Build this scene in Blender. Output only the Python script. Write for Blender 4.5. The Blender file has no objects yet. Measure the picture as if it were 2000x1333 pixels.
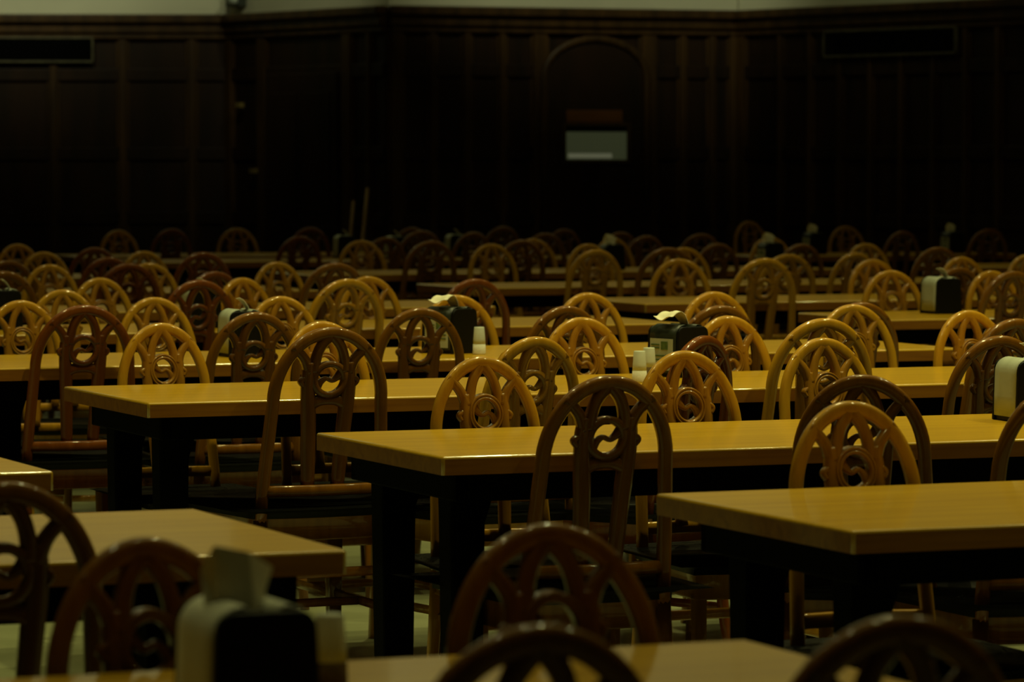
import bpy, bmesh, math, random
from mathutils import Vector, Matrix
random.seed(7)
R = math.radians
SC = bpy.context.scene
COL = SC.collection

# ---------------------------------------------------------------- camera
cam_d = bpy.data.cameras.new('camera')
cam_d.lens = 135.0
cam_d.sensor_width = 36.0
cam_d.clip_end = 200
cam_d.dof.use_dof = True
cam_d.dof.focus_distance = 9.6
cam_d.dof.aperture_fstop = 7.8
cam = bpy.data.objects.new('camera', cam_d)
cam.location = (0, 0, 1.38)
cam.rotation_euler = (R(90 - 2.63), 0, 0)
COL.objects.link(cam)
SC.camera = cam

# ---------------------------------------------------------------- world, exposure
w = bpy.data.worlds.new('world')
SC.world = w
w.use_nodes = True
bg = w.node_tree.nodes['Background']
bg.inputs[0].default_value = (1.0, 0.78, 0.42, 1)
bg.inputs[1].default_value = 0.004
SC.view_settings.view_transform = 'Standard'
SC.view_settings.look = 'None'
SC.view_settings.exposure = 0.0
SC.view_settings.gamma = 1.0
SC.view_settings.use_curve_mapping = False
SC.cycles.use_denoising = True
SC.cycles.max_bounces = 6

# ---------------------------------------------------------------- ceiling lamps (out of frame, above the tables)
def lamp(x, y, z, size, power, colour=(0.97, 0.92, 0.36)):
    l = bpy.data.lights.new('unseen_overhead_lamp', 'AREA')
    l.shape = 'DISK'
    l.size = size
    l.energy = power
    l.color = colour
    l.spread = R(104)
    o = bpy.data.objects.new('unseen_overhead_lamp', l)
    o.location = (x, y, z)
    COL.objects.link(o)
for row, (ly, pw) in enumerate(((6.8, 19), (9.6, 52), (12.8, 32), (16.4, 15), (20.4, 7), (24.5, 3))):
    for k, lx in enumerate((-3.4, 0.2, 3.6)):
        lamp(lx + 0.7 * (row % 2), ly, 6.4, 0.26, pw * ((0.05, 0.3, 1.1) if row == 0 else (0.65, 1.2, 1.45))[k])

lamp(-1.1, 4.4, 6.4, 0.2, 7)  # extra unseen lamp added to brighten the big front dispenser
lamp(1.0, 4.2, 6.4, 0.2, 3)  # extra unseen lamp added to put glints on the front chairs

# unseen spots added to brighten the plaster above the oak panelling
def wash(x, y, tx, ty, power):
    l = bpy.data.lights.new('added_plaster_spot', 'SPOT')
    l.energy = power
    l.color = (0.96, 1.0, 0.66)
    l.spot_size = R(80)
    l.spot_blend = 0.5
    l.shadow_soft_size = 0.15
    o = bpy.data.objects.new('added_plaster_spot', l)
    o.location = (x, y, 5.2)
    o.rotation_euler = (Vector((tx, ty, 4.6)) - o.location).to_track_quat('-Z', 'Y').to_euler()
    COL.objects.link(o)
wash(-4.2, 27.6, -4.6, 31.2, 240)
wash(-1.9, 27.0, -2.0, 30.0, 100)
wash(0.4, 26.6, 0.4, 30.2, 190)
wash(3.2, 25.6, 3.6, 29.0, 70)

# ---------------------------------------------------------------- materials
def mat(name, col, rough=0.5, spec=0.5, grain=0.0, scale=(3, 60, 60), col2=None, emit=0, coat=0.0, bump=0.0, metal=0.0, trans=0.0):
    m = bpy.data.materials.new(name)
    m.use_nodes = True
    nt = m.node_tree
    b = nt.nodes['Principled BSDF']
    b.inputs['Base Color'].default_value = (*col, 1)
    b.inputs['Roughness'].default_value = rough
    b.inputs['Specular IOR Level'].default_value = spec
    b.inputs['Coat Weight'].default_value = coat
    b.inputs['Coat Roughness'].default_value = 0.07
    b.inputs['Metallic'].default_value = metal
    b.inputs['Transmission Weight'].default_value = trans
    if emit:
        b.inputs['Emission Color'].default_value = (*col, 1)
        b.inputs['Emission Strength'].default_value = emit
    if col2:
        tc = nt.nodes.new('ShaderNodeTexCoord')
        mp = nt.nodes.new('ShaderNodeMapping')
        mp.inputs['Scale'].default_value = scale
        nz = nt.nodes.new('ShaderNodeTexNoise')
        nz.inputs['Scale'].default_value = 1.0
        nz.inputs['Detail'].default_value = 5
        nz.inputs['Distortion'].default_value = 0.6
        rp = nt.nodes.new('ShaderNodeValToRGB')
        rp.color_ramp.elements[0].position = 0.32
        rp.color_ramp.elements[1].position = 0.68
        rp.color_ramp.elements[0].color = (*col2, 1)
        rp.color_ramp.elements[1].color = (*col, 1)
        nt.links.new(tc.outputs['Object'], mp.inputs[0])
        nt.links.new(mp.outputs[0], nz.inputs[0])
        nt.links.new(nz.outputs[0], rp.inputs[0])
        nt.links.new(rp.outputs[0], b.inputs['Base Color'])
        if bump:
            bp = nt.nodes.new('ShaderNodeBump')
            bp.inputs['Strength'].default_value = bump
            bp.inputs['Distance'].default_value = 0.002
            nt.links.new(nz.outputs[0], bp.inputs['Height'])
            nt.links.new(bp.outputs[0], b.inputs['Normal'])
    return m

M = {}
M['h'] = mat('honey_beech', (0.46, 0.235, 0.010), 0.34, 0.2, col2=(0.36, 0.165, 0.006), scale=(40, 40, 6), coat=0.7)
M['b'] = mat('shaded_brown_beech', (0.20, 0.078, 0.003), 0.34, 0.15, col2=(0.14, 0.050, 0.002), scale=(40, 40, 6), coat=0.6)  # brown beech, darkened further: shade on these chairs put into the colour
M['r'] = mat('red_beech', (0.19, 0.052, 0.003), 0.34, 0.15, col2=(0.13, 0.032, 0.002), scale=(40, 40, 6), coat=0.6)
M['hs'] = mat('recess_shade_fretwork_honey', (0.33, 0.150, 0.008), 0.36, 0.2, col2=(0.24, 0.10, 0.005), scale=(40, 40, 6), coat=0.6)  # splat darker than the hoop: recess shade put into the colour
M['bs'] = mat('recess_shade_fretwork_brown', (0.145, 0.054, 0.003), 0.36, 0.15, col2=(0.10, 0.034, 0.002), scale=(40, 40, 6), coat=0.5)  # brown splat, recess shade put into the colour
M['rs'] = mat('recess_shade_fretwork_red', (0.14, 0.038, 0.003), 0.36, 0.15, col2=(0.10, 0.024, 0.002), scale=(40, 40, 6), coat=0.5)  # red splat, recess shade put into the colour
M['leather'] = mat('black_leather', (0.006, 0.006, 0.002), 0.55, 0.15, col2=(0.003, 0.003, 0.001), scale=(60, 60, 60), bump=0.3)
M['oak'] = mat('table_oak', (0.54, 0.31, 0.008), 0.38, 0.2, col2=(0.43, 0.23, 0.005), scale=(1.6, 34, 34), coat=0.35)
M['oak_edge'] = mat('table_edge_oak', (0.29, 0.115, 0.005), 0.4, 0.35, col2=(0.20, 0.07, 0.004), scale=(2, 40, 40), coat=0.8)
M['oak_lip'] = mat('worn_polished_oak_lip', (0.54, 0.31, 0.02), 0.25, 0.6, col2=(0.46, 0.26, 0.015), scale=(1.6, 34, 34), coat=1.0)
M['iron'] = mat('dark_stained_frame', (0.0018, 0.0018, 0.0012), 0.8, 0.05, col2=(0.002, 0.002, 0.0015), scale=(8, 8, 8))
M['panel'] = mat('wainscot_oak_lit', (0.075, 0.036, 0.007), 0.5, 0.25, col2=(0.030, 0.015, 0.004), scale=(9, 9, 1.2))  # lighter than the fields: light on moulding edges put into the colour
M['panel_field'] = mat('wainscot_field_oak', (0.030, 0.013, 0.004), 0.55, 0.2, col2=(0.012, 0.007, 0.003), scale=(5, 5, 0.9))  # same oak, kept darker so the stiles read as lit
M['plaster'] = mat('cream_plaster', (0.60, 0.58, 0.40), 0.9, 0.2, col2=(0.54, 0.52, 0.36), scale=(1.5, 1.5, 1.5))
M['floor'] = mat('waxed_floor', (0.26, 0.27, 0.15), 0.3, 0.5, col2=(0.20, 0.21, 0.11), scale=(2.5, 2.5, 2.5))
M['black'] = mat('black_plastic', (0.0025, 0.003, 0.002), 0.5, 0.2, col2=(0.0015, 0.002, 0.0015), scale=(40, 40, 40))
M['paper'] = mat('napkin_paper', (0.78, 0.74, 0.56), 0.9, 0.1, col2=(0.72, 0.67, 0.50), scale=(30, 30, 30))
M['smoke'] = mat('dark_green_plastic', (0.02, 0.026, 0.016), 0.4, 0.4, col2=(0.012, 0.016, 0.01), scale=(30, 30, 30))
M['white'] = mat('white_card', (0.42, 0.45, 0.36), 0.45, 0.3, col2=(0.36, 0.38, 0.29), scale=(20, 20, 20))
M['lit_white'] = mat('lit_white_plastic_cover', (0.80, 0.82, 0.70), 0.4, 0.4, col2=(0.74, 0.76, 0.64), scale=(20, 20, 20))  # light falling on the front dispenser put into a brighter white
M['green'] = mat('green_print', (0.10, 0.16, 0.05), 0.5, 0.3, col2=(0.05, 0.09, 0.03), scale=(80, 80, 80))
M['salt'] = mat('white_salt', (0.8, 0.8, 0.7), 0.9, 0.1, col2=(0.7, 0.7, 0.6), scale=(200, 200, 200))
M['pepper'] = mat('brown_pepper', (0.16, 0.11, 0.04), 0.9, 0.1, col2=(0.08, 0.05, 0.02), scale=(300, 300, 300))
M['frost'] = mat('frosted_plastic', (0.70, 0.74, 0.64), 0.5, 0.4, col2=(0.62, 0.66, 0.56), scale=(30, 30, 30), trans=0.25)
M['brass'] = mat('dull_brass', (0.55, 0.42, 0.12), 0.35, 0.5, col2=(0.42, 0.30, 0.08), scale=(50, 50, 50), metal=0.6)
M['pane'] = mat('lit_pane', (0.10, 0.115, 0.055), 0.3, 0.5, emit=0.19)
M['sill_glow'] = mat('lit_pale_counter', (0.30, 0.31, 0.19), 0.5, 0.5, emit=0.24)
M['grey_metal'] = mat('grey_metal', (0.06, 0.07, 0.05), 0.4, 0.5, col2=(0.04, 0.045, 0.035), scale=(20, 20, 20), metal=0.4)
M['vent_trim'] = mat('vent_trim', (0.10, 0.09, 0.04), 0.5, 0.3, col2=(0.06, 0.05, 0.025), scale=(20, 20, 20))
M['plaque'] = mat('orange_wood', (0.12, 0.045, 0.008), 0.4, 0.4, col2=(0.15, 0.055, 0.01), scale=(4, 30, 30))
M['pole'] = mat('pole_wood', (0.36, 0.22, 0.06), 0.5, 0.4, col2=(0.28, 0.16, 0.04), scale=(30, 30, 4))

# ---------------------------------------------------------------- helpers
def obj(name, bm, m, parent=None, smooth=True, bevel=0.0, seg=2):
    me = bpy.data.meshes.new(name)
    bmesh.ops.recalc_face_normals(bm, faces=bm.faces[:])
    bm.to_mesh(me)
    bm.free()
    o = bpy.data.objects.new(name, me)
    COL.objects.link(o)
    ms = m if isinstance(m, (list, tuple)) else [m]
    for q in ms:
        me.materials.append(M[q] if isinstance(q, str) else q)
    if smooth:
        for p in me.polygons:
            p.use_smooth = True
    if bevel:
        b = o.modifiers.new('bevel', 'BEVEL')
        b.width = bevel
        b.segments = seg
        b.limit_method = 'ANGLE'
        b.angle_limit = R(35)
        b.harden_normals = smooth
    if parent:
        o.parent = parent
    return o

def empty(name, loc, rz=0.0):
    o = bpy.data.objects.new(name, None)
    COL.objects.link(o)
    o.empty_display_size = 0.1
    o.location = loc
    o.rotation_euler = (0, 0, rz)
    return o

def tag(o, label=None, cat=None, group=None, kind=None):
    if label: o['label'] = label
    if cat: o['category'] = cat
    if group: o['group'] = group
    if kind: o['kind'] = kind
    return o

def copy_tree(o, parent=None):
    c = o.copy()
    COL.objects.link(c)
    if parent: c.parent = parent
    for ch in list(o.children):
        copy_tree(ch, c)
    return c

def box(bm, x0, x1, y0, y1, z0, z1, mi=0, taper=None):
    cx, cy = (x0 + x1) / 2, (y0 + y1) / 2
    vs = []
    for z in (z0, z1):
        k = 1.0 if (z == z1 or not taper) else taper
        for x, y in ((x0, y0), (x1, y0), (x1, y1), (x0, y1)):
            vs.append(bm.verts.new((cx + (x - cx) * k, cy + (y - cy) * k, z)))
    for f in ((0, 3, 2, 1), (4, 5, 6, 7), (0, 1, 5, 4), (1, 2, 6, 5), (2, 3, 7, 6), (3, 0, 4, 7)):
        bm.faces.new([vs[i] for i in f]).material_index = mi
    return vs

def sweep(bm, pts, widths, depths, normal=Vector((0, 1, 0)), n=10, power=2.6):
    """sweep a rounded rectangle along pts; width lies in the plane across the path, depth along `normal`"""
    P = [Vector(p) for p in pts]
    rings = []
    for i, p in enumerate(P):
        t = (P[min(i + 1, len(P) - 1)] - P[max(i - 1, 0)]).normalized()
        nn = (normal - t * normal.dot(t)).normalized()
        side = t.cross(nn).normalized()
        wdt = widths[i] if hasattr(widths, '__len__') else widths
        dpt = depths[i] if hasattr(depths, '__len__') else depths
        ring = []
        for k in range(n):
            a = 2 * math.pi * (k + 0.5) / n
            ca, sa = math.cos(a), math.sin(a)
            u = math.copysign(abs(ca) ** (2 / power), ca) * wdt / 2
            v = math.copysign(abs(sa) ** (2 / power), sa) * dpt / 2
            ring.append(bm.verts.new(p + side * u + nn * v))
        rings.append(ring)
    for a, b in zip(rings, rings[1:]):
        for k in range(n):
            bm.faces.new((a[k], a[(k + 1) % n], b[(k + 1) % n], b[k]))
    bm.faces.new(rings[0][::-1])
    bm.faces.new(rings[-1])

def spline(pts, n=8):
    P = [Vector(p) for p in pts]
    out = []
    for i in range(len(P) - 1):
        p0 = P[i - 1] if i else P[0] * 2 - P[1]
        p1, p2 = P[i], P[i + 1]
        p3 = P[i + 2] if i + 2 < len(P) else P[-1] * 2 - P[-2]
        for k in range(n):
            t = k / n
            out.append(0.5 * ((2 * p1) + (p2 - p0) * t + (2 * p0 - 5 * p1 + 4 * p2 - p3) * t * t + (3 * p1 - p0 - 3 * p2 + p3) * t ** 3))
    out.append(P[-1])
    return out

def ribbon(bm, pts, ws, depth, yoff=0.0, n=6, nn=8):
    """pts are (x, z, ...) in the plane of the leaning back, ws the widths at those points"""
    q = spline([(x, z, ww) for (x, z), ww in zip(pts, ws)], n)
    sweep(bm, [(v.x, back_y(v.y) + yoff, v.y) for v in q], [v.z for v in q], depth, n=nn)

def lathe(bm, prof, n=20, mi=0, cx=0, cy=0):
    rings = []
    for r, z in prof:
        rings.append([bm.verts.new((cx + r * math.cos(2 * math.pi * k / n), cy + r * math.sin(2 * math.pi * k / n), z)) for k in range(n)])
    for a, b in zip(rings, rings[1:]):
        for k in range(n):
            bm.faces.new((a[k], a[(k + 1) % n], b[(k + 1) % n], b[k])).material_index = mi
    bm.faces.new(rings[0][::-1]).material_index = mi
    bm.faces.new(rings[-1]).material_index = mi

CHAIRS = [  # x, y, yaw, size, width, stain, label, group
    (-0.068, 4.006, 200.8, 1.000, 0.98, 'b', 'brown arch-back chair seen from behind before the blurred front table, first from left', 'chairs before the blurred front table'),
    (0.301, 4.086, 199.3, 1.000, 0.98, 'b', 'brown arch-back chair seen from behind before the blurred front table, rightmost', 'chairs before the blurred front table'),
    (-0.347, 4.520, 24.8, 0.987, 0.90, 'b', 'brown arch-back chair facing us behind the blurred front table, first from left', 'chairs behind the blurred front table'),
    (0.136, 4.721, 19.9, 0.985, 0.98, 'b', 'brown arch-back chair facing us behind the blurred front table, rightmost', 'chairs behind the blurred front table'),
    (-0.820, 5.703, 201.4, 1.000, 0.98, 'b', 'brown arch-back chair seen from behind before the lower left table', 'chairs before the lower left table'),
    (0.743, 7.211, 18.6, 0.991, 0.91, 'h', 'honey arch-back chair facing us behind the lower right table', 'chairs behind the lower right table'),
    (1.068, 8.230, 198.9, 1.000, 1.02, 'b', 'brown arch-back chair seen from behind before the central table, rightmost', 'chairs before the central table'),
    (0.102, 8.447, 203.6, 1.001, 1.05, 'b', 'brown arch-back chair seen from behind before the central table, first from left', 'chairs before the central table'),
    (0.766, 8.518, 177.5, 1.000, 0.98, 'b', 'brown arch-back chair seen from behind before the central table, second from left', 'chairs before the central table'),
    (0.020, 8.858, 20.1, 0.996, 0.90, 'h', 'honey arch-back chair facing us behind the central table, first from left', 'chairs behind the central table'),
    (0.519, 9.072, 22.2, 1.000, 0.92, 'h', 'honey arch-back chair facing us behind the central table, second from left', 'chairs behind the central table'),
    (0.928, 9.773, 26.2, 1.000, 0.93, 'h', 'honey arch-back chair facing us behind the central table, rightmost', 'chairs behind the central table'),
    (0.302, 10.308, 230.5, 1.000, 0.98, 'r', 'reddish brown arch-back chair seen from behind before the fourth-row table, third from left', 'chairs before the fourth-row table'),
    (-0.074, 10.308, 210.5, 1.000, 0.98, 'h', 'honey arch-back chair seen from behind before the fourth-row table, second from left', 'chairs before the fourth-row table'),
    (-0.593, 10.352, 205.4, 1.026, 1.08, 'b', 'brown arch-back chair seen from behind before the fourth-row table, first from left', 'chairs before the fourth-row table'),
    (1.199, 10.390, 200.0, 1.000, 0.98, 'b', 'brown arch-back chair seen from behind before the fourth-row table, fifth from left', 'chairs before the fourth-row table'),
    (-0.893, 10.714, 24.4, 1.000, 0.90, 'h', 'honey arch-back chair facing us behind the fourth-row table, first from left', 'chairs behind the fourth-row table'),
    (-0.433, 10.857, 26.0, 0.999, 0.91, 'h', 'honey arch-back chair facing us behind the fourth-row table, second from left', 'chairs behind the fourth-row table'),
    (0.766, 10.916, 201.6, 1.027, 1.03, 'h', 'honey arch-back chair seen from behind before the fourth-row table, fourth from left', 'chairs before the fourth-row table'),
    (1.305, 11.135, 207.5, 1.016, 0.98, 'b', 'brown arch-back chair seen from behind before the fourth-row table, rightmost', 'chairs before the fourth-row table'),
    (0.298, 11.159, 20.1, 0.998, 0.93, 'h', 'honey arch-back chair facing us behind the fourth-row table, third from left', 'chairs behind the fourth-row table'),
    (0.747, 11.346, 21.1, 0.995, 0.90, 'h', 'honey arch-back chair facing us behind the fourth-row table, fourth from left', 'chairs behind the fourth-row table'),
    (1.529, 11.669, 25.0, 1.000, 0.90, 'h', 'honey arch-back chair facing us behind the fourth-row table, rightmost', 'chairs behind the fourth-row table'),
    (-1.404, 11.976, 201.0, 1.025, 1.04, 'r', 'reddish brown arch-back chair seen from behind before the fifth-row table, first from left', 'chairs before the fifth-row table'),
    (-0.900, 12.008, 205.3, 1.000, 1.02, 'b', 'brown arch-back chair seen from behind before the fifth-row table, second from left', 'chairs before the fifth-row table'),
    (1.190, 12.159, 19.6, 1.000, 0.94, 'h', 'honey arch-back chair facing us behind the fourth-row table, fifth from left', 'chairs behind the fourth-row table'),
    (-0.364, 12.361, 196.5, 1.000, 0.98, 'b', 'brown arch-back chair seen from behind before the fifth-row table, third from left', 'chairs before the fifth-row table'),
    (0.055, 12.520, 206.5, 1.000, 0.98, 'b', 'brown arch-back chair seen from behind before the fifth-row table, fourth from left', 'chairs before the fifth-row table'),
    (-1.546, 12.537, 20.0, 1.000, 0.90, 'h', 'honey arch-back chair facing us behind the fifth-row table, first from left', 'chairs behind the fifth-row table'),
    (0.577, 12.576, 200.4, 1.000, 0.98, 'b', 'brown arch-back chair seen from behind before the fifth-row table, fifth from left', 'chairs before the fifth-row table'),
    (-1.114, 12.841, 23.5, 1.000, 0.93, 'h', 'honey arch-back chair facing us behind the fifth-row table, third from left', 'chairs behind the fifth-row table'),
    (1.047, 12.849, 202.1, 1.000, 0.98, 'b', 'brown arch-back chair seen from behind before the fifth-row table, rightmost', 'chairs before the fifth-row table'),
    (-0.708, 12.936, 19.2, 1.000, 0.90, 'h', 'honey arch-back chair facing us behind the fifth-row table, fourth from left', 'chairs behind the fifth-row table'),
    (-0.093, 13.071, 22.3, 1.000, 0.97, 'h', 'honey arch-back chair facing us behind the fifth-row table, fifth from left', 'chairs behind the fifth-row table'),
    (0.364, 13.310, 21.2, 1.000, 0.92, 'h', 'honey arch-back chair facing us behind the fifth-row table, sixth from left', 'chairs behind the fifth-row table'),
    (0.824, 13.424, 23.4, 1.000, 0.97, 'h', 'honey arch-back chair facing us behind the fifth-row table, rightmost', 'chairs behind the fifth-row table'),
    (-1.569, 13.634, 12.5, 1.000, 0.90, 'h', 'honey arch-back chair facing us behind the fifth-row table, second from left', 'chairs behind the fifth-row table'),
    (-1.272, 14.445, 205.0, 1.028, 0.98, 'r', 'reddish brown arch-back chair seen from behind before the sixth-row table at left, first from left', 'chairs before the sixth-row table at left'),
    (-0.764, 14.650, 212.5, 1.025, 1.08, 'h', 'honey arch-back chair seen from behind before the sixth-row table at left, second from left', 'chairs before the sixth-row table at left'),
    (-0.245, 14.868, 202.8, 1.019, 0.98, 'r', 'reddish brown arch-back chair seen from behind before the sixth-row table at left, rightmost', 'chairs before the sixth-row table at left'),
    (-1.532, 15.110, 25.9, 1.000, 0.90, 'h', 'honey arch-back chair facing us behind the sixth-row table at left, first from left', 'chairs behind the sixth-row table at left'),
    (-0.921, 15.136, 36.5, 1.000, 0.90, 'h', 'honey arch-back chair facing us behind the sixth-row table at left, second from left', 'chairs behind the sixth-row table at left'),
    (-0.483, 15.315, 22.3, 1.000, 0.92, 'h', 'honey arch-back chair facing us behind the sixth-row table at left, rightmost', 'chairs behind the sixth-row table at left'),
    (1.906, 15.760, 206.0, 1.024, 0.98, 'b', 'brown arch-back chair seen from behind before the sixth-row table at right', 'chairs before the sixth-row table at right'),
    (1.688, 16.176, 14.5, 1.000, 0.93, 'h', 'honey arch-back chair facing us behind the sixth-row table at right, first from left', 'chairs behind the sixth-row table at right'),
    (-2.197, 16.189, 199.0, 1.011, 0.98, 'b', 'brown arch-back chair seen from behind before the seventh-row table at left, first from left', 'chairs before the seventh-row table at left'),
    (2.164, 16.306, 21.8, 0.995, 0.90, 'h', 'honey arch-back chair facing us behind the sixth-row table at right, rightmost', 'chairs behind the sixth-row table at right'),
    (-1.401, 16.467, 212.5, 1.000, 0.98, 'r', 'reddish brown arch-back chair seen from behind before the seventh-row table at left, second from left', 'chairs before the seventh-row table at left'),
    (-0.863, 16.748, 202.5, 1.033, 1.02, 'b', 'brown arch-back chair seen from behind before the seventh-row table at left, rightmost', 'chairs before the seventh-row table at left'),
    (1.847, 17.132, 206.2, 1.000, 0.98, 'b', 'brown arch-back chair seen from behind before the seventh-row table at right, rightmost', 'chairs before the seventh-row table at right'),
    (-2.008, 17.159, 19.7, 1.000, 0.90, 'h', 'honey arch-back chair facing us behind the seventh-row table at left, first from left', 'chairs behind the seventh-row table at left'),
    (-1.579, 17.434, 20.7, 1.000, 0.94, 'h', 'honey arch-back chair facing us behind the seventh-row table at left, second from left', 'chairs behind the seventh-row table at left'),
    (1.024, 17.530, 204.6, 1.034, 1.08, 'h', 'honey arch-back chair seen from behind before the seventh-row table at right, first from left', 'chairs before the seventh-row table at right'),
    (-0.980, 17.631, 25.5, 1.000, 0.91, 'h', 'honey arch-back chair facing us behind the seventh-row table at left, rightmost', 'chairs behind the seventh-row table at left'),
    (-1.847, 17.848, 199.9, 1.000, 1.02, 'r', 'reddish brown arch-back chair seen from behind before the eighth-row table at left, third from left', 'chairs before the eighth-row table at left'),
    (0.842, 18.194, 8.5, 1.000, 1.00, 'h', 'honey arch-back chair facing us behind the seventh-row table at right, first from left', 'chairs behind the seventh-row table at right'),
    (1.857, 18.312, 26.1, 0.995, 1.00, 'h', 'honey arch-back chair facing us behind the seventh-row table at right, second from left', 'chairs behind the seventh-row table at right'),
    (-2.485, 18.414, 201.7, 1.000, 0.98, 'b', 'brown arch-back chair seen from behind before the eighth-row table at left, first from left', 'chairs before the eighth-row table at left'),
    (2.303, 18.621, 20.8, 1.000, 0.90, 'h', 'honey arch-back chair facing us behind the seventh-row table at right, third from left', 'chairs behind the seventh-row table at right'),
    (-2.037, 18.744, 200.3, 1.007, 0.98, 'r', 'reddish brown arch-back chair seen from behind before the eighth-row table at left, second from left', 'chairs before the eighth-row table at left'),
    (-1.593, 18.934, 199.3, 1.029, 0.98, 'r', 'reddish brown arch-back chair seen from behind before the eighth-row table at left, rightmost', 'chairs before the eighth-row table at left'),
    (2.695, 19.058, 23.5, 1.000, 0.93, 'h', 'honey arch-back chair facing us behind the seventh-row table at right, rightmost', 'chairs behind the seventh-row table at right'),
    (1.304, 19.670, 200.3, 1.000, 1.08, 'h', 'honey arch-back chair seen from behind before the eighth-row table at right, third from left', 'chairs before the eighth-row table at right'),
    (-2.342, 19.678, 19.3, 1.000, 0.93, 'h', 'honey arch-back chair facing us behind the eighth-row table at left, first from left', 'chairs behind the eighth-row table at left'),
    (0.339, 19.733, 198.8, 1.024, 0.98, 'h', 'honey arch-back chair seen from behind before the eighth-row table at right, first from left', 'chairs before the eighth-row table at right'),
    (-1.826, 19.862, 22.8, 1.000, 0.93, 'h', 'honey arch-back chair facing us behind the eighth-row table at left, rightmost', 'chairs behind the eighth-row table at left'),
    (0.700, 19.885, 200.7, 1.031, 1.08, 'b', 'brown arch-back chair seen from behind before the eighth-row table at right, second from left', 'chairs before the eighth-row table at right'),
    (1.653, 20.001, 205.7, 1.000, 0.98, 'h', 'honey arch-back chair seen from behind before the eighth-row table at right, fourth from left', 'chairs before the eighth-row table at right'),
    (2.158, 20.485, 198.6, 1.020, 0.98, 'b', 'brown arch-back chair seen from behind before the eighth-row table at right, rightmost', 'chairs before the eighth-row table at right'),
    (1.036, 20.735, 21.3, 1.000, 1.00, 'h', 'honey arch-back chair facing us behind the eighth-row table at right, third from left', 'chairs behind the eighth-row table at right'),
    (-2.380, 21.237, 201.7, 1.000, 0.98, 'r', 'reddish brown arch-back chair seen from behind before the ninth-row table at left', 'chairs before the ninth-row table at left'),
    (-2.732, 21.688, 20.4, 1.000, 0.90, 'h', 'honey arch-back chair facing us behind the ninth-row table at left', 'chairs behind the ninth-row table at left'),
    (-0.020, 21.690, 21.8, 1.000, 1.00, 'h', 'honey arch-back chair facing us behind the eighth-row table at right, first from left', 'chairs behind the eighth-row table at right'),
    (0.547, 21.696, 25.0, 1.000, 1.00, 'h', 'honey arch-back chair facing us behind the eighth-row table at right, second from left', 'chairs behind the eighth-row table at right'),
    (2.142, 21.838, 24.1, 1.000, 1.00, 'h', 'honey arch-back chair facing us behind the eighth-row table at right, rightmost', 'chairs behind the eighth-row table at right'),
    (-0.576, 22.059, 205.8, 1.022, 1.08, 'b', 'brown arch-back chair seen from behind before the ninth-row table at right, first from left', 'chairs before the ninth-row table at right'),
    (1.568, 22.196, 199.0, 1.000, 0.98, 'b', 'brown arch-back chair seen from behind before the ninth-row table at right, rightmost', 'chairs before the ninth-row table at right'),
    (-0.051, 22.278, 203.3, 1.023, 1.00, 'b', 'brown arch-back chair seen from behind before the ninth-row table at right, second from left', 'chairs before the ninth-row table at right'),
    (1.081, 22.333, 203.0, 1.000, 0.98, 'b', 'brown arch-back chair seen from behind before the ninth-row table at right, third from left', 'chairs before the ninth-row table at right'),
    (-0.836, 22.726, 14.5, 1.000, 1.00, 'h', 'honey arch-back chair facing us behind the ninth-row table at right, first from left', 'chairs behind the ninth-row table at right'),
    (0.226, 23.216, 21.9, 1.000, 1.00, 'h', 'honey arch-back chair facing us behind the ninth-row table at right, second from left', 'chairs behind the ninth-row table at right'),
    (0.772, 23.575, 34.5, 1.000, 1.00, 'h', 'honey arch-back chair facing us behind the ninth-row table at right, third from left', 'chairs behind the ninth-row table at right'),
    (1.696, 23.711, 19.3, 1.000, 1.00, 'h', 'honey arch-back chair facing us behind the ninth-row table at right, rightmost', 'chairs behind the ninth-row table at right'),
    (-0.882, 24.218, 200.9, 1.000, 0.98, 'b', 'brown arch-back chair seen from behind before the tenth-row table at right, second from left', 'chairs before the tenth-row table at right'),
    (-1.449, 24.559, 203.3, 1.000, 1.02, 'r', 'reddish brown arch-back chair seen from behind before the tenth-row table at right, first from left', 'chairs before the tenth-row table at right'),
    (0.763, 24.740, 200.7, 1.000, 0.98, 'b', 'brown arch-back chair seen from behind before the tenth-row table at right, seventh from left', 'chairs before the tenth-row table at right'),
    (-0.706, 25.254, 205.6, 1.026, 1.08, 'b', 'brown arch-back chair seen from behind before the tenth-row table at right, third from left', 'chairs before the tenth-row table at right'),
    (-0.368, 25.390, 205.3, 1.012, 0.98, 'b', 'brown arch-back chair seen from behind before the tenth-row table at right, fourth from left', 'chairs before the tenth-row table at right'),
    (1.147, 25.471, 201.1, 1.000, 1.08, 'b', 'brown arch-back chair seen from behind before the tenth-row table at right, rightmost', 'chairs before the tenth-row table at right'),
    (0.128, 25.592, 199.8, 1.001, 1.04, 'b', 'brown arch-back chair seen from behind before the tenth-row table at right, fifth from left', 'chairs before the tenth-row table at right'),
    (0.617, 25.796, 203.5, 1.005, 0.98, 'b', 'brown arch-back chair seen from behind before the tenth-row table at right, sixth from left', 'chairs before the tenth-row table at right'),
    (-2.419, 26.274, 204.9, 1.020, 0.98, 'r', 'reddish brown arch-back chair seen from behind before the eleventh-row table at right, first from left', 'chairs before the eleventh-row table at right'),
    (2.549, 26.440, 206.2, 1.000, 0.98, 'b', 'brown arch-back chair seen from behind before the tenth-row table at far right, first from left', 'chairs before the tenth-row table at far right'),
    (-2.621, 26.633, 30.5, 0.995, 1.00, 'h', 'honey arch-back chair facing us behind the eleventh-row table at right, first from left', 'chairs behind the eleventh-row table at right'),
    (-1.477, 26.665, 199.2, 1.023, 0.98, 'r', 'reddish brown arch-back chair seen from behind before the eleventh-row table at right, second from left', 'chairs before the eleventh-row table at right'),
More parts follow.
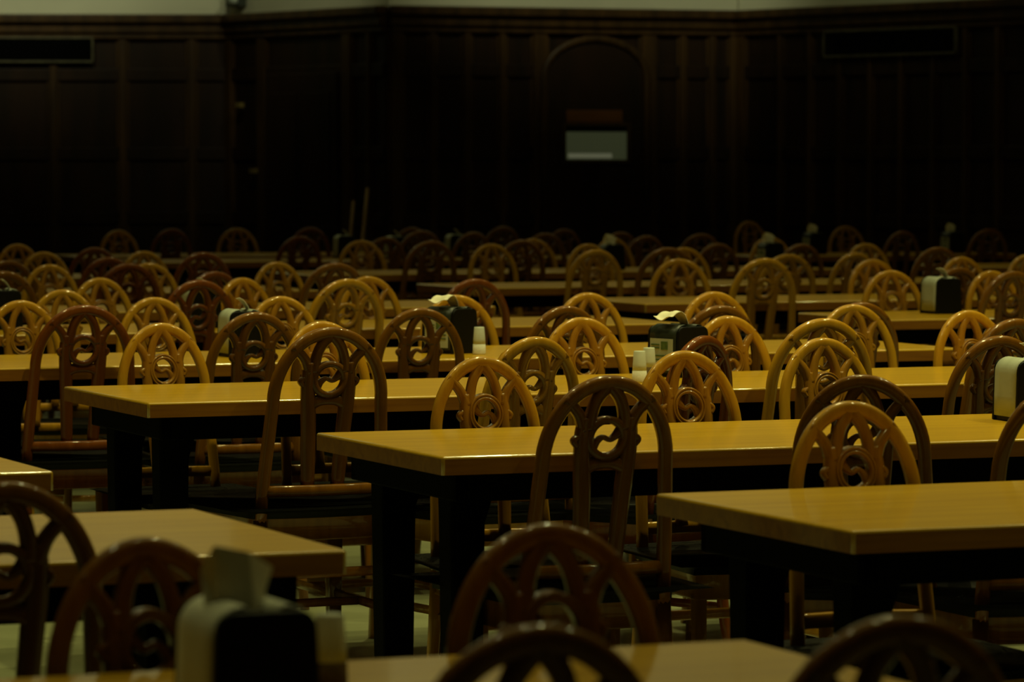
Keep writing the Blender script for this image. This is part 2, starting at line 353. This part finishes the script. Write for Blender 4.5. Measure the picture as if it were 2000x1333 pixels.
    (3.193, 26.864, 204.7, 1.009, 1.08, 'b', 'brown arch-back chair seen from behind before the tenth-row table at far right, rightmost', 'chairs before the tenth-row table at far right'),
    (-0.798, 26.945, 203.1, 1.018, 0.98, 'b', 'brown arch-back chair seen from behind before the eleventh-row table at right, third from left', 'chairs before the eleventh-row table at right'),
    (-0.167, 27.208, 202.6, 1.021, 0.98, 'b', 'brown arch-back chair seen from behind before the eleventh-row table at right, fourth from left', 'chairs before the eleventh-row table at right'),
    (-1.918, 27.211, 10.5, 1.000, 1.00, 'h', 'honey arch-back chair facing us behind the eleventh-row table at right, rightmost', 'chairs behind the eleventh-row table at right'),
    (0.271, 27.288, 200.9, 1.000, 0.98, 'b', 'brown arch-back chair seen from behind before the eleventh-row table at right, rightmost', 'chairs before the eleventh-row table at right'),
    (2.552, 28.145, 18.8, 1.000, 1.00, 'h', 'honey arch-back chair facing us behind the tenth-row table at far right', 'chairs behind the tenth-row table at far right'),
    (1.906, 28.742, 25.7, 1.031, 0.90, 'h', 'honey arch-back chair facing us behind the eleventh-row table at far right', 'chairs behind the eleventh-row table at far right'),
]
TABLES = [  # centre x, centre y, length, label
    (-1.107, 3.979, 3.40, 'blurred varnished table in the foreground under the big napkin dispenser'),
    (-1.985, 5.889, 3.40, 'long oak table at lower left, its right corner beside the napkin'),
    (-2.647, 7.476, 3.39, 'oak table of which only a corner shows at the left edge'),
    (1.990, 7.503, 3.38, 'long glossy oak table at lower right with dark legs'),
    (1.265, 9.150, 3.40, 'central long oak table with its near corner left of the middle chair'),
    (0.464, 11.005, 3.40, 'fourth-row oak table just behind the central one, its corner at left'),
    (-0.197, 12.691, 3.39, 'fifth-row oak table second behind the central one, crossing the whole picture'),
    (-1.041, 14.755, 3.39, 'long wooden dining table in the sixth row from the front, left column'),
    (-1.790, 16.577, 3.38, 'long wooden dining table in the seventh row from the front, left column'),
    (-2.670, 18.702, 3.38, 'long wooden dining table in the eighth row from the front, left column'),
    (-3.627, 21.011, 3.38, 'long wooden dining table in the ninth row from the front, left column'),
    (2.917, 16.372, 3.38, 'long wooden dining table in the sixth row from the front, centre right column'),
    (2.007, 18.150, 3.40, 'long wooden dining table in the seventh row from the front, centre right column'),
    (1.219, 20.313, 3.40, 'long wooden dining table in the eighth row from the front, centre right column'),
    (0.263, 22.623, 3.40, 'long wooden dining table in the ninth row from the front, centre right column'),
    (-0.885, 25.394, 3.40, 'long wooden dining table in the tenth row from the front, centre right column'),
    (-1.498, 26.872, 3.40, 'long wooden dining table in the eleventh row from the front, centre right column'),
    (4.235, 24.268, 3.40, 'long wooden dining table in the ninth row from the front, far right column'),
    (2.441, 26.772, 2.00, 'long wooden dining table in the tenth row from the front, far right column'),
]
DISPENSERS = [
    (-0.285, 4.103, 'u', 'big blurred black napkin dispenser with a cream napkin standing up, front table'),
    (-0.205, 12.633, 'f', 'black napkin dispenser with a white napkin flopped over, left of the frosted shakers'),
    (0.487, 11.242, 'f', 'black napkin dispenser with printed card and folded napkin, right of centre'),
    (1.248, 9.284, 'n', 'napkin dispenser with white card cut by the right edge on the central table'),
    (-1.184, 14.609, 'n', 'napkin dispenser half hidden behind the red chair at left'),
    (-0.877, 12.409, 'n', 'napkin dispenser glimpsed through the brown chair left of centre'),
    (-1.917, 14.468, 'n', 'napkin dispenser with pale card at the left edge'),
    (1.788, 16.002, 'n', 'napkin dispenser with white card showing beside the right-hand chairs'),
    (0.590, 22.704, 'v', 'far napkin dispenser with pinkish napkin above a dark body, centre right'),
    (1.559, 23.160, 'v', 'far napkin dispenser with cream pointed napkin behind the right-hand chairs'),
    (-0.767, 25.227, 'n', 'far black napkin dispenser with a white rounded edge, left of centre'),
    (-1.116, 25.515, 'n', 'far napkin dispenser with dim grey card below the leaning poles'),
    (2.095, 26.629, 'v', 'far napkin dispenser with greenish napkin before the dark wall, right'),
    (3.088, 26.932, 'v', 'far napkin dispenser with grey card and greenish napkin near the right edge'),
    (-0.379, 25.821, 'n', 'far dim green napkin dispenser among the rearmost centre chairs'),
]
SHAKERS = [
    (-0.107, 12.533, 's', 'frosted shaker with white salt, standing right of the black dispenser'),
    (-0.149, 12.710, 's', 'frosted shaker mostly hidden between the dispenser and the salt shaker'),
    (0.363, 10.920, 's', 'frosted shaker at the left of the printed-card dispenser'),
    (0.397, 11.118, 'p', 'brownish pepper shaker between the frosted shaker and the printed-card dispenser'),
    (1.205, 9.321, 'p', 'pepper shaker near the right edge on the central table'),
    (-0.215, 4.511, 'p', 'blurred pepper shaker right of the big black dispenser on the front table'),
]

# ---------------------------------------------------------------- the room
bm = bmesh.new()
box(bm, -22, 22, -6, 34, -0.1, 0.0)
tag(obj('floor', bm, 'floor', smooth=False), kind='structure')
bm = bmesh.new()
box(bm, -22, 22, -6, 34, 7.0, 7.1)
tag(obj('ceiling', bm, 'plaster', smooth=False), kind='structure')

ZT = 2.545       # top of the oak wainscot
def facet(name, a, b, stiles, rails, door=None):
    """oak-panelled wall from a to b (plan points) with plaster above; stiles and rails stand proud"""
    A, B = Vector((*a, 0)), Vector((*b, 0))
    L = (B - A).length
    ang = math.atan2(B.y - A.y, B.x - A.x)
    bm = bmesh.new()
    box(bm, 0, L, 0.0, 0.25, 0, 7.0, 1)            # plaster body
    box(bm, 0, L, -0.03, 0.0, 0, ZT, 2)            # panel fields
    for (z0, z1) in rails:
        box(bm, 0, L, -0.055, -0.03, z0, z1, 2)  # rails keep the darker tone so only the stiles look lit
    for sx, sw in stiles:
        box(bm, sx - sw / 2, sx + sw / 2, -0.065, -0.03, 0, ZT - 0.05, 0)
        # moulding lips along each stile
        for e in (-1, 1):
            x = sx + e * (sw / 2 + 0.012)
            box(bm, x - 0.012, x + 0.012, -0.045, -0.03, 0.2, ZT - 0.1, 0)
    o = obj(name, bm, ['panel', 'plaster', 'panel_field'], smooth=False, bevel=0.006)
    o.location = A
    o.rotation_euler = (0, 0, ang)
    tag(o, kind='structure')
    bm = bmesh.new()
    box(bm, -0.03, L + 0.03, -0.14, -0.001, ZT - 0.02, ZT + 0.05)
    box(bm, -0.02, L + 0.02, -0.10, -0.001, ZT - 0.10, ZT - 0.02)
    box(bm, -0.01, L + 0.01, -0.075, -0.001, ZT - 0.15, ZT - 0.10)
    c = obj('trim_%d' % (facet.n), bm, 'panel', smooth=False, bevel=0.012)
    facet.n += 1
    c.location = A
    c.rotation_euler = (0, 0, ang)
    tag(c, kind='structure')
    return A, ang, L
facet.n = 1
RAILS = [(0.0, 0.25), (0.9, 1.0), (1.42, 1.52), (2.06, 2.16), (2.42, 2.60)]
def ppt(px, d): return ((px - 1000) / 7500 * d, d)
P0, P1, P2, P3, P4 = ppt(-900, 31.0), ppt(450, 31.3), ppt(760, 29.5), ppt(1440, 30.5), ppt(2500, 26.2)
def even(L, n, w_=0.09): return [(L * (i + 0.5) / n, w_) for i in range(n)]
facet('wall_back_left', P0, P1, [(i * 0.56 + 0.22, 0.06) for i in range(10)], RAILS)
LA = facet('wall_corner_left', P1, P2, [(0.06, 0.10), (0.55, 0.12), (1.75, 0.12), (2.05, 0.05)], RAILS)
LB = facet('wall_back', P2, P3, [(0.05, 0.10), (0.34, 0.05), (0.62, 0.06), (0.91, 0.05), (1.22, 0.11), (2.13, 0.12), (2.42, 0.05), (2.67, 0.05), (2.85, 0.06)], RAILS)
LC = facet('wall_right', P3, P4, [(0.1, 0.08)] + [(0.55 + 0.335 * i, 0.05) for i in range(14)], RAILS)
# far-off side walls that close the hall, outside the frame
for nm, x0, x1 in (('wall_left_side', -22, -21.8), ('wall_right_side', 21.8, 22)):
    bm = bmesh.new()
    box(bm, x0, x1, -6, 34, 0, 7)
    tag(obj(nm, bm, 'plaster', smooth=False), kind='structure')

def on_wall(W, x, depth=0.0):
    A, ang, L = W
    return Vector((A.x + math.cos(ang) * x + math.sin(ang) * depth, A.y + math.sin(ang) * x - math.cos(ang) * depth, 0)), ang

# arched door in the back wall
p, ang = on_wall(LB, 1.675, 0.03)
d = empty('door_1', p, ang)
tag(d, kind='structure')
def arch_outline(hw, zb, zs, rise, n=14):
    pts = [(-hw, zb), (hw, zb)]
    for i in range(n + 1):
        a = math.pi * i / n
        pts.append((hw * math.cos(a), zs + rise * math.sin(a)))
    return pts
bm = bmesh.new()
pts = arch_outline(0.40, 0.0, 2.06, 0.26)
f0 = bm.faces.new([bm.verts.new((x, -0.01, z)) for x, z in pts])
r = bmesh.ops.extrude_face_region(bm, geom=[f0])
bmesh.ops.translate(bm, verts=[g for g in r['geom'] if isinstance(g, bmesh.types.BMVert)], vec=(0, -0.035, 0))
obj('door_leaf', bm, 'panel_field', d, smooth=False, bevel=0.006)
bm = bmesh.new()
arc = [(-0.43, -0.035, 0.0), (-0.43, -0.035, 2.0)] + [(-0.43 * math.cos(math.pi * i / 16), -0.035, 2.06 + 0.30 * math.sin(math.pi * i / 16)) for i in range(17)] + [(0.43, -0.035, 2.0), (0.43, -0.035, 0.0)]
sweep(bm, arc, 0.055, 0.06, power=5)
obj('door_frame', bm, 'panel', d)
ZW = lambda y: 1.38 - (y - 322) / 7500 * 30.1
bm = bmesh.new()
box(bm, -0.255, 0.255, -0.052, -0.046, ZW(312), ZW(247))
obj('window_pane', bm, 'pane', d, smooth=False)
bm = bmesh.new()
box(bm, -0.235, 0.13, -0.056, -0.053, ZW(309), ZW(300))
obj('pale_counter_beyond', bm, 'sill_glow', d, smooth=False)
bm = bmesh.new()
box(bm, -0.255, 0.255, -0.058, -0.053, ZW(258), ZW(247))
obj('window_blind', bm, 'black', d, smooth=False)
bm = bmesh.new()
for (x0, x1, z0, z1) in ((-0.29, -0.255, ZW(316), ZW(243)), (0.255, 0.29, ZW(316), ZW(243)), (-0.29, 0.29, ZW(320), ZW(312)), (-0.29, 0.29, ZW(247), ZW(241))):
    box(bm, x0, x1, -0.07, -0.045, z0, z1)
obj('window_frame', bm, 'panel', d, smooth=False, bevel=0.004)
bm = bmesh.new()
box(bm, -0.25, 0.22, -0.06, -0.045, ZW(240), ZW(216))
o = obj('plaque', bm, 'plaque', d, smooth=False, bevel=0.004)
o['label'] = 'orange-brown wooden strip above the door window'

# dark door on the left facet with brass plates
p, ang = on_wall(LA, 1.15, 0.03)
d = empty('door_2', p, ang)
tag(d, kind='structure')
bm = bmesh.new()
box(bm, -0.50, 0.50, -0.05, -0.005, 0.0, 2.1)
for x0, x1 in ((-0.42, -0.05), (0.05, 0.42)):
    for z0, z1 in ((0.25, 0.9), (1.0, 1.95)):
        box(bm, x0, x1, -0.06, -0.05, z0, z1)
obj('door_leaf', bm, 'panel_field', d, smooth=False, bevel=0.008)
for x, z in ((-0.86, 1.86), (-0.66, 1.33)):
    bm = bmesh.new()
    box(bm, x - 0.035, x + 0.035, -0.085, -0.04, z - 0.02, z + 0.02)
    obj('hinge', bm, 'brass', d, smooth=False, bevel=0.004)

def grille(W, x0, x1, z0, z1, label):
    p, ang = on_wall(W, (x0 + x1) / 2, 0.066)
    h = (x1 - x0) / 2
    g = empty('vent_grille', (p.x, p.y, z0), ang)
    tag(g, label, 'vent', 'vent grilles in the panelling')
    bm = bmesh.new()
    H_ = z1 - z0
    for a in ((-h, h, 0, 0.018), (-h, h, H_ - 0.018, H_), (-h, -h + 0.018, 0, H_), (h - 0.018, h, 0, H_)):
        box(bm, a[0], a[1], -0.03, 0, a[2], a[3])
    obj('frame', bm, 'vent_trim', g, smooth=False, bevel=0.003)
    bm = bmesh.new()
    n = 9
    for i in range(n):
        z = 0.025 + (H_ - 0.05) * (i + 0.5) / n
        box(bm, -h + 0.018, h - 0.018, -0.018, -0.004, z - 0.006, z + 0.006)
    obj('slats', bm, 'iron', g, smooth=False)
def xw(W, px):   # distance along the wall W where the picture column px meets it
    A, ang, L = W
    k = (px - 1000) / 7500
    return (k * A.y - A.x) / (math.cos(ang) - k * math.sin(ang))
grille(LC, xw(LC, 1622), xw(LC, 1882), 2.20, 2.41, 'wide dim vent grille high in the panelling on the right')
AW = (Vector((*P0, 0)), math.atan2(P1[1] - P0[1], P1[0] - P0[0]), 0)
grille(AW, xw(AW, -90), xw(AW, 186), 2.205, 2.415, 'wide dim vent grille high in the panelling at the left edge')

# small pale fixture on the plaster over the left corner
q = on_wall(LA, 0.16, 0.0)
e = empty('wall_light', (q[0].x, q[0].y, 2.655), q[1])
tag(e, 'small unlit grey fixture on the plaster above the left corner', 'light')
bm = bmesh.new()
box(bm, -0.10, 0.10, -0.08, 0, 0.0, 0.12)
obj('housing', bm, 'grey_metal', e, smooth=False, bevel=0.01)
bm = bmesh.new()
lathe(bm, [(0.03, 0.0), (0.045, 0.02), (0.045, 0.05), (0.02, 0.07)], 14)
l = obj('lens', bm, 'white', e)
l.location = (0.04, -0.09, 0.02)

# two poles leaning against the left facet
for (bx, by, tx, ty, z, lab) in ((-1.27, 28.2, -1.20, 29.1, 1.10, 'dim wooden pole leaning by the far door, left of two'),
                                 (-1.18, 28.2, -1.095, 29.1, 1.20, 'lit wooden pole leaning by the far door, right of two')):
    e = empty('broom', (bx, by, 0))
    tag(e, lab, 'broom', 'poles leaning by the far door')
    bm = bmesh.new()
    top = Vector((tx - bx, ty - by, z))
    sweep(bm, [top * (0.05 + 0.95 * k / 6) for k in range(7)], 0.026, 0.026, n=10, power=2)
    obj('pole', bm, 'pole', e)
    bm = bmesh.new()
    box(bm, -0.14, 0.14, -0.03, 0.03, 0.0, 0.09)
    obj('brush_head', bm, 'iron', e, smooth=False, bevel=0.008)

# ---------------------------------------------------------------- chairs
def back_y(z):
    return 0.19 + max(0.0, z - 0.44) * 0.163 if z > 0.44 else 0.19 + (0.44 - z) * 0.09

def make_chair(tone):
    root = empty('arch_back_chair', (0, 0, 0))
    CZ = 0.793                      # medallion centre
    # bent hoop with its two uprights
    bm = bmesh.new()
    pts = [(-0.156, 0.42), (-0.153, 0.50), (-0.149, 0.58), (-0.144, 0.66)]
    for i in range(33):
        a = math.pi - math.pi * i / 32
        pts.append((0.139 * math.cos(a), 0.738 + 0.176 * math.sin(a)))
    pts += [(0.144, 0.66), (0.149, 0.58), (0.153, 0.50), (0.156, 0.42)]
    sweep(bm, [(x, back_y(z), z) for x, z in pts], 0.031, 0.025, n=12, power=2.8)
    obj('back_hoop', bm, tone, root)
    # fretwork splat
    bm = bmesh.new()
    for s in (-1, 1):
        ribbon(bm, [(s * 0.052, CZ + 0.046), (s * 0.0535, CZ + 0.010), (s * 0.052, CZ - 0.030), (s * 0.0485, CZ - 0.075), (s * 0.0445, CZ - 0.14), (s * 0.038, CZ - 0.285)],
               [0.024, 0.033, 0.036, 0.038, 0.037, 0.033], 0.025)
        ribbon(bm, [(s * 0.050, CZ + 0.018), (s * 0.063, CZ + 0.050), (s * 0.083, CZ + 0.074), (s * 0.099, CZ + 0.087)], [0.030, 0.025, 0.024, 0.028], 0.025)
        ribbon(bm, [(s * 0.040, CZ + 0.020), (s * 0.037, CZ + 0.050), (s * 0.026, CZ + 0.084), (s * 0.004, CZ + 0.116)], [0.033, 0.027, 0.026, 0.032], 0.024, yoff=0.0005)
        ribbon(bm, [(s * 0.063, CZ + 0.006), (s * 0.072, CZ - 0.004), (s * 0.066, CZ - 0.016)], [0.012, 0.014, 0.010], 0.022)
    ribbon(bm, [(-0.05, CZ - 0.062), (-0.02, CZ - 0.054), (0.02, CZ - 0.054), (0.05, CZ - 0.062)], [0.044, 0.030, 0.030, 0.044], 0.020)
    sp = obj('splat', bm, tone + 's', root)
    # ring with the S scroll
    bm = bmesh.new()
    N = 30
    rings = []
    for i in range(N):
        a = 2 * math.pi * i / N
        ring = []
        for rr, dy in ((0.0320, -0.007), (0.0350, -0.0150), (0.0395, -0.0145), (0.0415, -0.0105), (0.0435, -0.0145), (0.0465, -0.0145), (0.048, -0.010), (0.048, 0.0115), (0.0320, 0.0115)):
            z = CZ + rr * math.sin(a)
            ring.append(bm.verts.new((rr * math.cos(a), back_y(z) + dy, z)))
        rings.append(ring)
    for i in range(N):
        a, b = rings[i], rings[(i + 1) % N]
        for k in range(9):
            bm.faces.new((a[k], a[(k + 1) % 9], b[(k + 1) % 9], b[k]))
    r_ = 0.036
    ribbon(bm, [(-0.92 * r_, CZ + 0.50 * r_), (-0.60 * r_, CZ + 0.16 * r_), (-0.22 * r_, CZ - 0.10 * r_), (0.2 * r_, CZ + 0.06 * r_), (0.56 * r_, CZ - 0.16 * r_), (0.86 * r_, CZ - 0.58 * r_)],
           [0.026, 0.018, 0.012, 0.012, 0.016, 0.024], 0.016, n=4)
    obj('medallion', bm, tone + 's', sp)
    # curved back rail
    bm = bmesh.new()
    sweep(bm, [(0.15 * t / 6, back_y(0.505) + 0.022 * (1 - (t / 6) ** 2) , 0.505) for t in range(-6, 7)], 0.030, 0.020, normal=Vector((0, 1, 0)), n=10, power=4)
    obj('back_rail', bm, tone, root)
    # seat frame and leather pad
    def seat_loop(grow, z, n=6):
        q = []
        for (x, y) in ((-0.162, 0.185), (-0.195, -0.19), (0.195, -0.19), (0.162, 0.185)):
            q.append((x + math.copysign(grow, x), y + math.copysign(grow, y)))
        loop = []
        for i in range(4):
            a, b = q[i], q[(i + 1) % 4]
            for k in range(n):
                t = k / n
                x, y = a[0] + (b[0] - a[0]) * t, a[1] + (b[1] - a[1]) * t
                bulge = 4 * t * (1 - t)
                if i == 1: y -= 0.018 * bulge
                if i == 3: y += 0.020 * bulge
                loop.append((x, y, z))
        return loop
    def loft(bm, loops):
        V = [[bm.verts.new(p) for p in L] for L in loops]
        for a, b in zip(V, V[1:]):
            for k in range(len(a)):
                bm.faces.new((a[k], a[(k + 1) % len(a)], b[(k + 1) % len(b)], b[k]))
        bm.faces.new(V[0][::-1])
        bm.faces.new(V[-1])
    bm = bmesh.new()
    loft(bm, [seat_loop(-0.004, 0.375), seat_loop(0, 0.38), seat_loop(0, 0.43), seat_loop(-0.006, 0.436)])
    obj('seat_frame', bm, tone, root)
    bm = bmesh.new()
    loft(bm, [seat_loop(-0.012, 0.434), seat_loop(-0.012, 0.446), seat_loop(-0.03, 0.456), seat_loop(-0.08, 0.461)])
    obj('seat', bm, 'leather', root)
    # legs
    for s in (-1, 1):
        bm = bmesh.new()
        sweep(bm, [(s * 0.178, -0.172, 0.385), (s * 0.180, -0.178, 0.2), (s * 0.183, -0.186, 0.0)], [0.036, 0.032, 0.026], [0.036, 0.032, 0.026], n=10, power=4)
        obj('leg', bm, tone, root)
    for s in (-1, 1):
        bm = bmesh.new()
        sweep(bm, [(s * 0.156, back_y(0.425), 0.43), (s * 0.158, back_y(0.3), 0.3), (s * 0.161, back_y(0.15) + 0.006, 0.15), (s * 0.165, back_y(0) + 0.018, 0.0)],
              [0.031, 0.031, 0.030, 0.027], [0.027, 0.028, 0.027, 0.024], n=10, power=3.2)
        obj('leg', bm, tone, root)
    for s in (-1, 1):
        bm = bmesh.new()
        sweep(bm, [(s * 0.180, -0.176, 0.19), (s * 0.170, 0.02, 0.19), (s * 0.160, 0.215, 0.19)], 0.016, 0.024, normal=Vector((0, 0, 1)), n=8, power=3)
        obj('stretcher', bm, tone, root)
    bm = bmesh.new()
    sweep(bm, [(-0.17, 0.02, 0.19), (0, 0.02, 0.19), (0.17, 0.02, 0.19)], 0.016, 0.024, normal=Vector((0, 0, 1)), n=8, power=3)
    obj('stretcher', bm, tone, root)
    bm = bmesh.new()
    sweep(bm, [(-0.157, 0.214, 0.29), (0, 0.214, 0.29), (0.157, 0.214, 0.29)], 0.018, 0.026, normal=Vector((0, 0, 1)), n=8, power=3)
    obj('stretcher', bm, tone, root)
    return root

proto = {}
for (x, y, yaw, size, width, tone, label, group) in CHAIRS:
    if tone not in proto:
        o = proto[tone] = make_chair(tone)
    else:
        o = copy_tree(proto[tone])
    o.location = (x, y, 0)
    o.rotation_euler = (0, 0, R(yaw))
    o.scale = (size * width, size, size)
    tag(o, label, 'chair', group)

# ---------------------------------------------------------------- tables
def make_table(L):
    root = empty('dining_table', (0, 0, 0))
    h, wd = L / 2, 0.40
    bm = bmesh.new()
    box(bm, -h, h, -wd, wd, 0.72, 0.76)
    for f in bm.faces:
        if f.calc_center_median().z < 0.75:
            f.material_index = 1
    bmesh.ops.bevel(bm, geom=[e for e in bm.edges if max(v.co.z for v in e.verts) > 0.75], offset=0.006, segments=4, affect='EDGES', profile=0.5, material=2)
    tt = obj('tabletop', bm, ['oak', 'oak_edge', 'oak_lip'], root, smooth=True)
    for p in tt.data.polygons:
        if p.area > 0.02:
            p.use_smooth = False
    bm = bmesh.new()
    for (x0, x1, y0, y1) in ((-h + 0.06, h - 0.06, -wd + 0.07, -wd + 0.10), (-h + 0.06, h - 0.06, wd - 0.10, wd - 0.07),
                             (-h + 0.06, -h + 0.09, -wd + 0.07, wd - 0.07), (h - 0.09, h - 0.06, -wd + 0.07, wd - 0.07)):
        box(bm, x0, x1, y0, y1, 0.655, 0.72)
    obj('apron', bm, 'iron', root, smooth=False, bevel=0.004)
    for sx in (-1, 1):
        for sy in (-1, 1):
            bm = bmesh.new()
            cx, cy = sx * (h - 0.12), sy * (wd - 0.19)
            prof = [(0.72, 0.15, 0.10), (0.70, 0.13, 0.095), (0.66, 0.10, 0.085), (0.60, 0.082, 0.078), (0.30, 0.074, 0.074), (0.06, 0.066, 0.066), (0.03, 0.10, 0.10), (0.0, 0.11, 0.11)]
            V = []
            for z, a, b in prof:
                ox = -sx * (a - 0.082) / 2 if z > 0.59 else 0
                V.append([bm.verts.new((cx + ox + i * a / 2, cy + j * b / 2, z)) for i, j in ((-1, -1), (1, -1), (1, 1), (-1, 1))])
            for p_, q_ in zip(V, V[1:]):
                for k in range(4):
                    bm.faces.new((p_[k], p_[(k + 1) % 4], q_[(k + 1) % 4], q_[k]))
            bm.faces.new(V[0])
            bm.faces.new(V[-1][::-1])
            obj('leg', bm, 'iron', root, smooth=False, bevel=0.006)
    return root

tproto = {}
for (x, y, L, label) in TABLES:
    k = 3.39 if L > 3 else L
    if k not in tproto:
        o = tproto[k] = make_table(k)
    else:
        o = copy_tree(tproto[k])
    o.location = (x, y, 0)
    o.rotation_euler = (0, 0, R(22.5))
    tag(o, label, 'table', 'long dining tables')

# ---------------------------------------------------------------- napkin dispensers
def make_dispenser(kind):
    """two black end plates, curved shoulder covers between them and a slot on top"""
    root = empty('napkin_dispenser', (0, 0, 0))
    D = 0.072
    bm = bmesh.new()
    def outline(a, h, r, n=5):
        pts = [(-a, 0.0), (a, 0.0)]
        for i in range(n + 1):
            t = math.pi / 2 * i / n
            pts.append((a - 0.006 - r + r * math.cos(t), h - r + r * math.sin(t)))
        for i in range(n + 1):
            t = math.pi / 2 + math.pi / 2 * i / n
            pts.append((-a + 0.006 + r + r * math.cos(t), h - r + r * math.sin(t)))
        return pts
    for y0, y1 in ((-D, -D + 0.012), (D - 0.012, D)):
        pts = outline(0.062, 0.148, 0.020)
        a_ = [bm.verts.new((p[0], y0, p[1])) for p in pts]
        b_ = [bm.verts.new((p[0], y1, p[1])) for p in pts]
        bm.faces.new(a_)
        bm.faces.new(b_[::-1])
        for k in range(len(pts)):
            bm.faces.new((a_[k], b_[k], b_[(k + 1) % len(pts)], a_[(k + 1) % len(pts)]))
    box(bm, -0.056, 0.056, -D + 0.012, D - 0.012, 0.0, 0.118)
    obj('body', bm, 'black', root, smooth=False, bevel=0.003)
    # shoulder covers
    for s in (-1, 1):
        bm = bmesh.new()
        prof = [(0.0605, 0.012), (0.0600, 0.06), (0.0585, 0.115)]
        for i in range(1, 8):
            t = math.pi / 2 * i / 7
            prof.append((0.0225 + 0.036 * math.cos(t), 0.118 + 0.036 * math.sin(t)))
        prof += [(0.016, 0.150), (0.014, 0.135)]
        q = []
        for x, z in prof:
            q.append([bm.verts.new((s * x, yy, z)) for yy in (-D + 0.012, -0.03, 0.0, 0.03, D - 0.012)])
        for a_, b_ in zip(q, q[1:]):
            for k in range(4):
                bm.faces.new((a_[k], a_[k + 1], b_[k + 1], b_[k]))
        c = obj('side_cover', bm, 'lit_white' if kind == 'u' else 'white' if kind == 'n' else 'smoke', root)
        so = c.modifiers.new('thick', 'SOLIDIFY')
        so.thickness = 0.003
        if kind not in 'un':
            bm = bmesh.new()
            box(bm, s * 0.0625 - 0.001, s * 0.0625 + 0.001, -0.052, 0.052, 0.02, 0.112)
            cc = obj('card', bm, 'white', root, smooth=False)
            bm = bmesh.new()
            x = s * 0.0645
            for (y0, y1, z0, z1) in ((-0.030, 0.000, 0.080, 0.104), (0.008, 0.046, 0.092, 0.096), (0.008, 0.044, 0.083, 0.087), (-0.044, 0.040, 0.060, 0.064), (-0.044, 0.030, 0.048, 0.052)):
                box(bm, x - 0.0008, x + 0.0008, y0, y1, z0, z1)
            obj('print', bm, 'green', cc, smooth=False)
    bm = bmesh.new()
    if kind in 'uv':       # folded sheet standing up out of the slot
        K = {'A': (-0.046, 0.004, 0.150), 'B': (-0.046, 0.018, 0.186), 'C': (-0.036, 0.000, 0.213), 'D': (0.002, -0.004, 0.205), 'E': (0.034, 0.012, 0.186),
             'F': (0.008, -0.010, 0.134), 'G': (-0.030, 0.004, 0.134), 'I': (0.026, 0.014, 0.160), 'J': (0.028, 0.006, 0.136)}
        V = {k: bm.verts.new(v) for k, v in K.items()}
        for f in ('CFD', 'DFE', 'BGC', 'CGF', 'AGB', 'FJI', 'EFI'):
            bm.faces.new([V[k] for k in f])
        G = []
    else:                  # folded sheet flopped over the top
        nu, nv = 10, 14
        G = []
        reach = 1.0 if kind == 'f' else 0.45
        for j in range(nv + 1):
            v = j / nv * reach
            row = []
            for i in range(nu + 1):
                u = i / nu * 2 - 1
                x = 0.03 - 0.088 * v + 0.004 * math.sin(5 * v)
                y = u * (0.016 + 0.022 * min(1, v * 1.6))
                z = 0.136 + 0.052 * math.sin(min(1.0, v * 1.15) * math.pi * 0.78) + 0.006 * abs(u) + 0.004 * math.sin(3 * u + 4 * v)
                row.append(bm.verts.new((x, y, z)))
            G.append(row)
    for j in range(len(G) - 1):
        for i in range(len(G[0]) - 1 if G else 0):
            bm.faces.new((G[j][i], G[j][i + 1], G[j + 1][i + 1], G[j + 1][i]))
    n_ = obj('napkin', bm, 'paper', root, smooth=kind not in 'uv')
    so = n_.modifiers.new('thick', 'SOLIDIFY')
    so.thickness = 0.0015
    return root

dproto = {}
TURN = {0: 0, 1: 24, 2: 14}
for num, (x, y, kind, label) in enumerate(DISPENSERS):
    if kind not in dproto:
        o = dproto[kind] = make_dispenser(kind)
    else:
        o = copy_tree(dproto[kind])
    o.location = (x, y, 0.7602)
    o.rotation_euler = (0, 0, R(22.5 + TURN.get(num, random.uniform(-6, 6))))
    tag(o, label, 'napkin dispenser', 'napkin dispensers on the tables')

# ---------------------------------------------------------------- shakers
def make_shaker(fill):
    root = empty('pepper_shaker' if fill == 'pepper' else 'salt_shaker', (0, 0, 0))
    bm = bmesh.new()
    lathe(bm, [(0.020, 0.034), (0.0195, 0.05), (0.0165, 0.088), (0.0155, 0.090)], 20)
    obj('body', bm, 'frost', root)
    bm = bmesh.new()
    lathe(bm, [(0.020, 0.0), (0.0215, 0.004), (0.0205, 0.033), (0.019, 0.0345)], 20)
    obj('filling', bm, fill, root)
    return root
sproto = {}
for (x, y, kind, label) in SHAKERS:
    if kind not in sproto:
        o = sproto[kind] = make_shaker('salt' if kind == 's' else 'pepper')
    else:
        o = copy_tree(sproto[kind])
    o.location = (x, y, 0.7602)
    tag(o, label, 'shaker', 'shakers on the tables')
